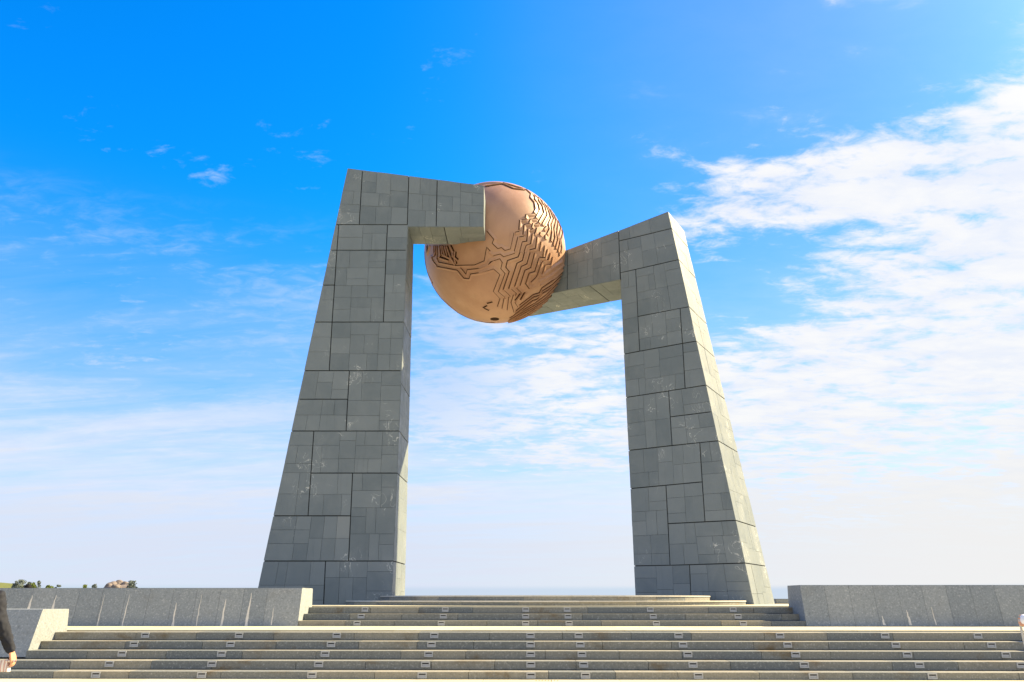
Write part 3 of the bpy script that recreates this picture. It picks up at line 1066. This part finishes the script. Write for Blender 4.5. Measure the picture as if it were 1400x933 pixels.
def person(base, H, yaw, label, jacket, shirt, trouser, arms, hair_long, hem, group=None, long_hem=None, cuff_f=0.93, cuff_r=0.044):
    """standing figure; arms = (left, right), each (elbow, wrist, hand dir, back of hand, thumb side, curl) in the figure's own frame"""
    root = empty('person', base)
    tag(root, label, 'person', group)
    s = H / 1.70
    T = Matrix.Translation(Vector(base)) @ Matrix.Rotation(yaw, 4, 'Z') @ Matrix.Diagonal((s, s, s, 1))
    parts = {}
    bm = bmesh.new()
    sh = {-1: Vector((-0.165, 0, 1.375)), 1: Vector((0.165, 0, 1.375))}
    capsule(bm, (0, 0, 1.42), 0.055, (0, 0.012, 1.52), 0.052)
    head(bm, (0, 0.015, 1.585), (0, 1, 0))
    for k in (-1, 1):
        capsule(bm, (k * .06, 0, 1.36), 0.085, (k * .13, 0, 1.375), 0.062)
        capsule(bm, (k * .055, 0, 1.2), 0.105, (k * .05, 0, 1.0), 0.095)
        capsule(bm, (k * .05, 0, 1.36), 0.09, (k * .055, 0, 1.2), 0.105)
        capsule(bm, (k * .055, 0, 1.0), 0.10, (k * .075, 0, 0.88), 0.115)
        capsule(bm, (k * .085, 0, 0.88), 0.095, (k * .09, 0.01, 0.48), 0.058)
        capsule(bm, (k * .09, 0.01, 0.48), 0.056, (k * .095, -0.015, 0.09), 0.038)
        capsule(bm, (k * .095, -0.02, 0.045), 0.040, (k * .105, 0.14, 0.032), 0.032)
        el, wr, hd, ob, tb, cu = arms[0 if k < 0 else 1]
        capsule(bm, sh[k], 0.055, el, 0.040)
        capsule(bm, el, 0.040, wr, 0.027)
        hand(bm, wr, hd, ob, tb, cu)
    bmesh.ops.transform(bm, matrix=T, verts=bm.verts)
    solid('body', bm, M_SKIN, root, 0.006)
    # jacket
    bm = bmesh.new()
    for k in (-1, 1):
        capsule(bm, (k * .06, 0, 1.37), 0.10, (k * .14, 0, 1.375), 0.078)
        capsule(bm, (k * .05, 0, 1.36), 0.115, (k * .065, 0, 1.2), 0.13)
        capsule(bm, (k * .065, 0, 1.2), 0.13, (k * .075, 0, hem), 0.125)
        el, wr = Vector(arms[0 if k < 0 else 1][0]), Vector(arms[0 if k < 0 else 1][1])
        capsule(bm, sh[k], 0.080, el, 0.064)
        cuff = el.lerp(wr, cuff_f if k < 0 else 0.93)
        m1, m2 = el.lerp(wr, 0.35), el.lerp(wr, 0.6)
        capsule(bm, el, 0.064, m1, 0.060); capsule(bm, m1, 0.056, m2, 0.054); capsule(bm, m2, 0.052, cuff, cuff_r if k < 0 else 0.044)
        for f in (0.15, 0.45, 0.75):           # folds of the sleeve
            c = sh[k].lerp(el, f); capsule(bm, c + Vector((0, -.03, .01)), 0.058, c + Vector((0, .03, -.015)), 0.058)
    capsule(bm, (0, 0, 1.44), 0.078, (0, 0.005, 1.475), 0.072)
    bmesh.ops.transform(bm, matrix=T, verts=bm.verts)
    jk = solid('jacket', bm, jacket, root, 0.009)
    fold = bpy.data.textures.new('cloth_folds', 'CLOUDS'); fold.noise_scale = 0.07; fold.noise_depth = 1
    dm = jk.modifiers.new('Folds', 'DISPLACE'); dm.texture = fold; dm.strength = 0.030; dm.mid_level = 0.5
    if shirt is not None:
        bm = bmesh.new()
        for k in (-1, 1):
            capsule(bm, (k * .075, 0, 1.0), 0.122, (k * .082, 0, long_hem), 0.128)
        bmesh.ops.transform(bm, matrix=T, verts=bm.verts)
        solid('shirt', bm, shirt, root, 0.01)
    bm = bmesh.new()
    for k in (-1, 1):
        capsule(bm, (k * .07, 0, 0.98), 0.112, (k * .085, 0, 0.86), 0.112)
        capsule(bm, (k * .085, 0, 0.86), 0.108, (k * .09, 0.01, 0.48), 0.075)
        capsule(bm, (k * .09, 0.01, 0.48), 0.073, (k * .095, -0.01, 0.12), 0.058)
    bmesh.ops.transform(bm, matrix=T, verts=bm.verts)
    solid('trousers', bm, trouser, root, 0.01)
    for k in (-1, 1):
        bm = bmesh.new()
        capsule(bm, (k * .095, -0.025, 0.05), 0.050, (k * .107, 0.15, 0.038), 0.038)
        bmesh.ops.transform(bm, matrix=T, verts=bm.verts)
        solid('shoe', bm, M_BLACK, root, 0.008)
    bm = bmesh.new()
    ellipsoid(bm, (0, -0.008, 1.625), (0.088, 0.098, 0.095))
    ellipsoid(bm, (0, -0.04, 1.575), (0.080, 0.070, 0.105))
    if hair_long:
        for k in (-1, 0, 1):
            capsule(bm, (k * .045, -0.06, 1.56), 0.05, (k * .075, -0.085, 1.37), 0.035)
    bmesh.ops.transform(bm, matrix=T, verts=bm.verts)
    solid('hair', bm, M_HAIR, root, 0.008)
    return root


hanging = lambda k: ((k * .262, -.01, 1.12), (k * .375, .04, .895), (k * .30, .10, -1), (k * .9, -.5, .2), (0, 1, .1), 0.55)
relaxed = lambda k: ((k * .235, -.01, 1.12), (k * .275, .03, .885), (k * .06, .10, -1), (k, -.1, 0), (0, 1, .1), 0.35)
dP = 8.1
person(((-36.5 - 722) / 1163.6 * dP, dP, 0), 1.69, 0.0,
       'person in dark navy jacket holding a striped bag, cut off by the left edge', M_NAVY, None, M_BLACK,
       (relaxed(-1), hanging(1)), True, 0.86)

# the bag hangs from the same hand
bm = bmesh.new()
q0, q1 = at(-34, 901, dP + .05), at(12.0, 901, dP + .05)
nx, nz = 26, 14
for sd2 in (0, 1):
    pass
gf, gb = {}, {}
for i in range(nx + 1):
    for j in range(nz + 1):
        f, h = i / nx, j / nz
        x_ = q0.x + (q1.x - q0.x) * (f + (f - .5) * 0.10 * h)
        sag = 0.02 * math.sin(f * math.pi) * (1 - h)
        puff = (0.010 + 0.022 * math.sin(f * math.pi) * math.sin(h * math.pi * .8 + .3)) + 0.006 * math.sin(f * 31 + h * 3)
        z_ = q0.z - sag - h * 0.115
        gf[i, j] = bm.verts.new((x_, dP + .05 - puff, z_)); gb[i, j] = bm.verts.new((x_, dP + .07 + puff, z_))
for i in range(nx):
    for j in range(nz):
        bm.faces.new((gf[i, j], gf[i + 1, j], gf[i + 1, j + 1], gf[i, j + 1]))
        bm.faces.new((gb[i, j], gb[i, j + 1], gb[i + 1, j + 1], gb[i + 1, j]))
for i in range(nx):
    bm.faces.new((gf[i, nz], gf[i + 1, nz], gb[i + 1, nz], gb[i, nz]))
for j in range(nz):
    for i in (0, nx): bm.faces.new((gf[i, j], gf[i, j + 1], gb[i, j + 1], gb[i, j]))
bag = empty('bag', (q0.lerp(q1, .5).x, dP + .06, q0.z - .115))
tag(bag, 'small pink and white striped cloth bag held by the person in navy', 'bag')
mesh_obj('pouch', bm, M_STRIPE, bag, smooth=True)
bm = bmesh.new()
hd = at(21, 904, dP + .03)
capsule(bm, q1 + Vector((-.03, 0, -.02)), .012, hd, .010); capsule(bm, hd, .010, q1 + Vector((-.03, .03, -.03)), .012)
mesh_obj('handle', bm, M_STRIPE, bag, smooth=True)

# right edge: forearm raised to hold a thin pole
dQ = 8.0
hp = at(1399.0, 853, dQ)
bx = hp.x + 0.47
wl_ = Vector((hp.x - bx + 0.055, 0.05, 1.16))
person((bx, dQ - 0.10, 0), 1.66, 0.0, 'person in white jacket at the right edge with one hand on a thin pole', M_WHITE, None, M_BLACK,
       (((-.27, -.02, 1.08), (-.40, 0.08, hp.z / (1.66 / 1.70)), (-1, .35, .25), (-.2, -1, .35), (0.1, .2, 1), 1.1), relaxed(1)), False, 0.86, cuff_f=1.32, cuff_r=0.060)
bm = bmesh.new()
pa = Vector((hp.x - 0.012, dQ + 0.03, hp.z + 0.03)); pb = Vector((hp.x + 0.075, dQ + 0.10, 0.0))
capsule(bm, pa, 0.011, pb, 0.007)
po = mesh_obj('walking_pole', bm, M_STEEL, None, smooth=True)
tag(po, 'thin pale walking pole held by the person in white at the right edge', 'pole')

# someone sitting on the plaza behind the left wall: only the top of the head clears it
hq = at(38.3, 803.2, 33.0)
root = empty('person', (hq.x, hq.y, 1.2))
tag(root, 'person behind the left granite wall, only the black hair showing above it', 'person')
bm = bmesh.new()
b0 = Vector((hq.x, hq.y, 1.2)); hz = hq.z - 1.2
head(bm, b0 + Vector((0, 0, hz - 0.03)), (0, 1, 0), 1.1)
capsule(bm, b0 + Vector((0, 0, hz - .1)), .06, b0 + Vector((0, -.03, hz - .22)), .06)
capsule(bm, b0 + Vector((0, -.03, hz - .28)), .15, b0 + Vector((0, 0, .14)), .15)
for k in (-1, 1):
    kn = b0 + Vector((k * .12, .38, .34)); el = b0 + Vector((k * .22, .12, .2))
    capsule(bm, b0 + Vector((k * .1, .02, .12)), .10, kn, .06)
    capsule(bm, kn, .058, b0 + Vector((k * .11, .55, .05)), .04)
    capsule(bm, b0 + Vector((k * .11, .53, .045)), .04, b0 + Vector((k * .12, .68, .035)), .03)
    capsule(bm, b0 + Vector((k * .15, -.03, hz - .29)), .06, el, .042)
    capsule(bm, el, .04, kn + Vector((0, -.02, .06)), .03)
    hand(bm, kn + Vector((0, 0, .065)), (0, 1, -.4), (0, .3, 1), (-k, 0, 0), .5)
solid('body', bm, M_SKIN, root, 0.01)
bm = bmesh.new()
ellipsoid(bm, b0 + Vector((0, -.01, hz - .01)), (.142, .15, .135))
ellipsoid(bm, b0 + Vector((0, -.05, hz - .05)), (.11, .09, .12))
solid('hair', bm, M_HAIR, root, 0.01)
bm = bmesh.new()
capsule(bm, b0 + Vector((0, -.03, hz - .29)), .175, b0 + Vector((0, 0, .17)), .17)
for k in (-1, 1):
    capsule(bm, b0 + Vector((k * .15, -.03, hz - .29)), .075, b0 + Vector((k * .22, .12, .2)), .06)
solid('jacket', bm, M_NAVY, root, 0.012)


# ------------------------------------------------------------------ far left: hill, trees, rocks
def leaf_mat(name, a, b_):
    m, t, b = mat_new(name, 0.7, 0.2)
    tn = attr(t, 'tone')
    t.links.new(mixc(t, tn, a, b_).s, b.inputs['Base Color'])
    return m


M_LEAF = leaf_mat('hazed_green_leaves', (0.075, 0.098, 0.100), (0.150, 0.178, 0.160))  # distance haze put into the leaf colour, paler and bluer
M_LEAF2 = leaf_mat('fresh_leaves', (0.07, 0.10, 0.02), (0.16, 0.20, 0.05))
M_BARK = plain('bark', (0.09, 0.07, 0.055), 0.9, 0.1)
M_ROCK = granite_mat('boulder_rock', (0.15, 0.125, 0.115), (0.24, 0.20, 0.18), 0.15, 3, (0.08, 0.065, 0.065), 0.8)


def hill_mat():
    m, t, b = mat_new('hill_grass', 0.9, 0.1)
    co = objco(t)
    c = mixc(t, noise(t, co, 0.35, 7, 0.7), (0.065, 0.085, 0.025), (0.15, 0.155, 0.06))
    t.links.new(c.s, b.inputs['Base Color'])
    return m


bm = bmesh.new()
c = at(-18, 812, 150)
hx, hh = c.x, at(0, 796.5, 150).z
N = 60
g = {}
for i in range(N + 1):
    for j in range(N + 1):
        x, y = (i / N - .5) * 60, (j / N - .5) * 60
        r = math.hypot(x / 14.0, y / 26)
        z = (hh + 0.06) * math.exp(-r * r * 1.3) ** 0.75 + random.uniform(-.08, .08) - 0.6 * min(1, r / 2)
        g[i, j] = bm.verts.new((hx + x, 150 + y, z))
for i in range(N):
    for j in range(N):
        bm.faces.new((g[i, j], g[i + 1, j], g[i + 1, j + 1], g[i, j + 1]))
setting('hill', bm, hill_mat())


def tree(name, label, cat, px, pytop, wpx, Y, mat, seed, spiky=False, group=None, nleaf=900):
    rng = random.Random(seed)
    top = at(px, pytop, Y)
    rad = wpx / 1163.6 * Y / 2
    root = empty(name, (top.x, Y, 0))
    tag(root, label, cat, group)
    H = top.z
    bm = bmesh.new()
    capsule(bm, (top.x, Y, -.1), 0.12 + H * .012, (top.x, Y, H * .72), 0.04)
    for k in range(6):
        a = rng.uniform(0, 6.28); z = rng.uniform(.35, .7) * H
        capsule(bm, (top.x, Y, z), .05, (top.x + math.cos(a) * rad * .7, Y + math.sin(a) * rad * .7, z + rad * .6), .02)
    mesh_obj('trunk', bm, M_BARK, root)
    bm = bmesh.new(); tl = tone_layer(bm)
    clumps = []
    for k in range(14):
        a = rng.uniform(0, 6.28); q = rng.random()
        zz = H * (0.45 + 0.5 * q)
        rr = rad * (1 - (0.75 if spiky else 0.35) * q) * rng.uniform(.3, .9)
        clumps.append((Vector((top.x + math.cos(a) * rr, Y + math.sin(a) * rr, zz)), rad * rng.uniform(.30, .55), rng.uniform(0, 1)))
    clumps.append((Vector((top.x, Y, H - rad * .25)), rad * .25, .7))
    for i in range(nleaf):
        c, r, tn = rng.choice(clumps)
        v = Vector((rng.gauss(0, 1), rng.gauss(0, 1), rng.gauss(0, 1))).normalized() * r * rng.uniform(.3, 1.1)
        p = c + v
        if p.z > H: p.z = H
        s = rad * rng.uniform(.10, .20)
        a = Vector((rng.gauss(0, 1), rng.gauss(0, 1), rng.gauss(0, 1))).normalized(); b = a.orthogonal().normalized()
        f = bm.faces.new([bm.verts.new(p + a * s), bm.verts.new(p + b * s * .6), bm.verts.new(p - a * s), bm.verts.new(p - b * s * .6)])
        f[tl] = min(1, max(0, tn + rng.uniform(-.3, .3)))
    mesh_obj('crown', bm, mat, root, recalc=False)


TG = 'trees far behind the left granite wall'
for a in (('broadleaf_tree', 'bluish green tree rising just right of the grassy hill', 22.5, 794.2, 13, 140, M_LEAF, 1),
          ('broadleaf_tree', 'tallest bluish tree left of the black head, behind the wall', 31, 793.0, 15, 146, M_LEAF, 2),
          ('broadleaf_tree', 'dull green tree peeping directly behind the black head', 40, 796.0, 14, 152, M_LEAF, 3),
          ('broadleaf_tree', 'pale small tree between the black head and the pointed tree', 46.5, 796.6, 12, 143, M_LEAF2, 4),
          ('pointed_tree', 'pointed bluish tree to the right of the black head', 53.5, 794.2, 10, 148, M_LEAF, 5)):
    tree(a[0], a[1], 'tree', a[2], a[3], a[4], a[5], a[6], a[7], a[0] == 'pointed_tree', TG)
SG = 'shrubs showing above the left granite wall'
for a in (('yellow green shrub above the wall, right of the trees', 67, 800.4, 15, 140, M_LEAF2, 11),
          ('dark shrub above the wall beside a yellow green one, nearest the trees', 79, 799.8, 10, 141, M_LEAF, 12),
          ('bright yellow green shrub midway between trees and boulders', 117, 800.0, 12, 130, M_LEAF2, 13),
          ('dark rounded shrub left of the boulder pile', 129.5, 798.8, 9, 131, M_LEAF, 14),
          ('dull green bush covering the right side of the boulder pile', 180, 795.0, 19, 118, M_LEAF, 15)):
    tree('shrub', a[0], 'shrub', a[1], a[2], a[3], a[4], a[5], a[6], False, SG, 1100)


def boulder(label, px, pyt, wpx, Y, flat, seed):
    rng = random.Random(seed)
    top = at(px, pyt, Y); r = wpx / 1163.6 * Y / 2
    bm = bmesh.new()
    bmesh.ops.create_icosphere(bm, subdivisions=4, radius=1)
    off = Vector((rng.uniform(0, 50), rng.uniform(0, 50), 0))
    from mathutils import noise as mn
    for v in bm.verts:
        k = 1 + 0.22 * mn.noise(v.co * 1.4 + off) + 0.10 * mn.noise(v.co * 3.5 + off)
        c = v.co * k
        sg = lambda q, e: math.copysign(abs(q) ** e, q)
        v.co = Vector((sg(c.x, .75), sg(c.y, .75), sg(c.z, .75)))
    mz = max(v.co.z for v in bm.verts); nz = min(v.co.z for v in bm.verts)
    hgt = flat if flat else top.z + 0.3
    for v in bm.verts:
        v.co = Vector((top.x + v.co.x * r, Y + v.co.y * r * 1.1, top.z - hgt + (v.co.z - nz) / (mz - nz) * hgt))
    o = mesh_obj('boulder', bm, M_ROCK, None, smooth=True)
    tag(o, label, 'boulder', 'boulders above the left granite wall')


boulder('broad low rock under the other boulders of the pile', 164, 799.5, 46, 120, 0, 9)
boulder('leftmost dark purple rock of the boulder pile', 149.5, 797.6, 10, 119, 1.5, 1)
boulder('broad pinkish rock left of centre in the boulder pile', 154.5, 794.8, 14, 120, 2.0, 2)
boulder('highest brownish rock in the middle of the boulder pile', 163.8, 793.0, 13, 121, 2.0, 3)
boulder('pale rock low in front of the boulder pile', 159.5, 798.8, 12, 117, 1.2, 4)
boulder('rounded rock right of the highest one, partly behind the bush', 172, 795.0, 12, 121, 1.9, 5)

# stone kerb block behind the right wall
bm = bmesh.new()
box(bm, (9.55, 33.0, 1.15), (22, 34.2, 1.385), 0.5)
bmesh.ops.bevel(bm, geom=bm.edges[:], offset=0.02, segments=2, affect='EDGES')
o = mesh_obj('stone_block', bm, M_GRAN, None)
tag(o, 'low grey stone block on the plaza behind the near end of the right wall', 'stone block')

# small drain slots in the paving at the foot of the steps
bm = bmesh.new()
for i in range(8):
    p = on_plane(733 + i * 4.2, 930.8, Vector((0, 0, 0.003)), Vector((0, 0, 1)))
    box(bm, (p.x - .014, p.y - .02, -.01), (p.x + .014, p.y + .02, 0.004))
o = mesh_obj('drain_slot', bm, M_DARK, None)
tag(o, 'short row of small dark drain slots in the paving before the lowest step', 'drain')
print('objects', len(bpy.data.objects))
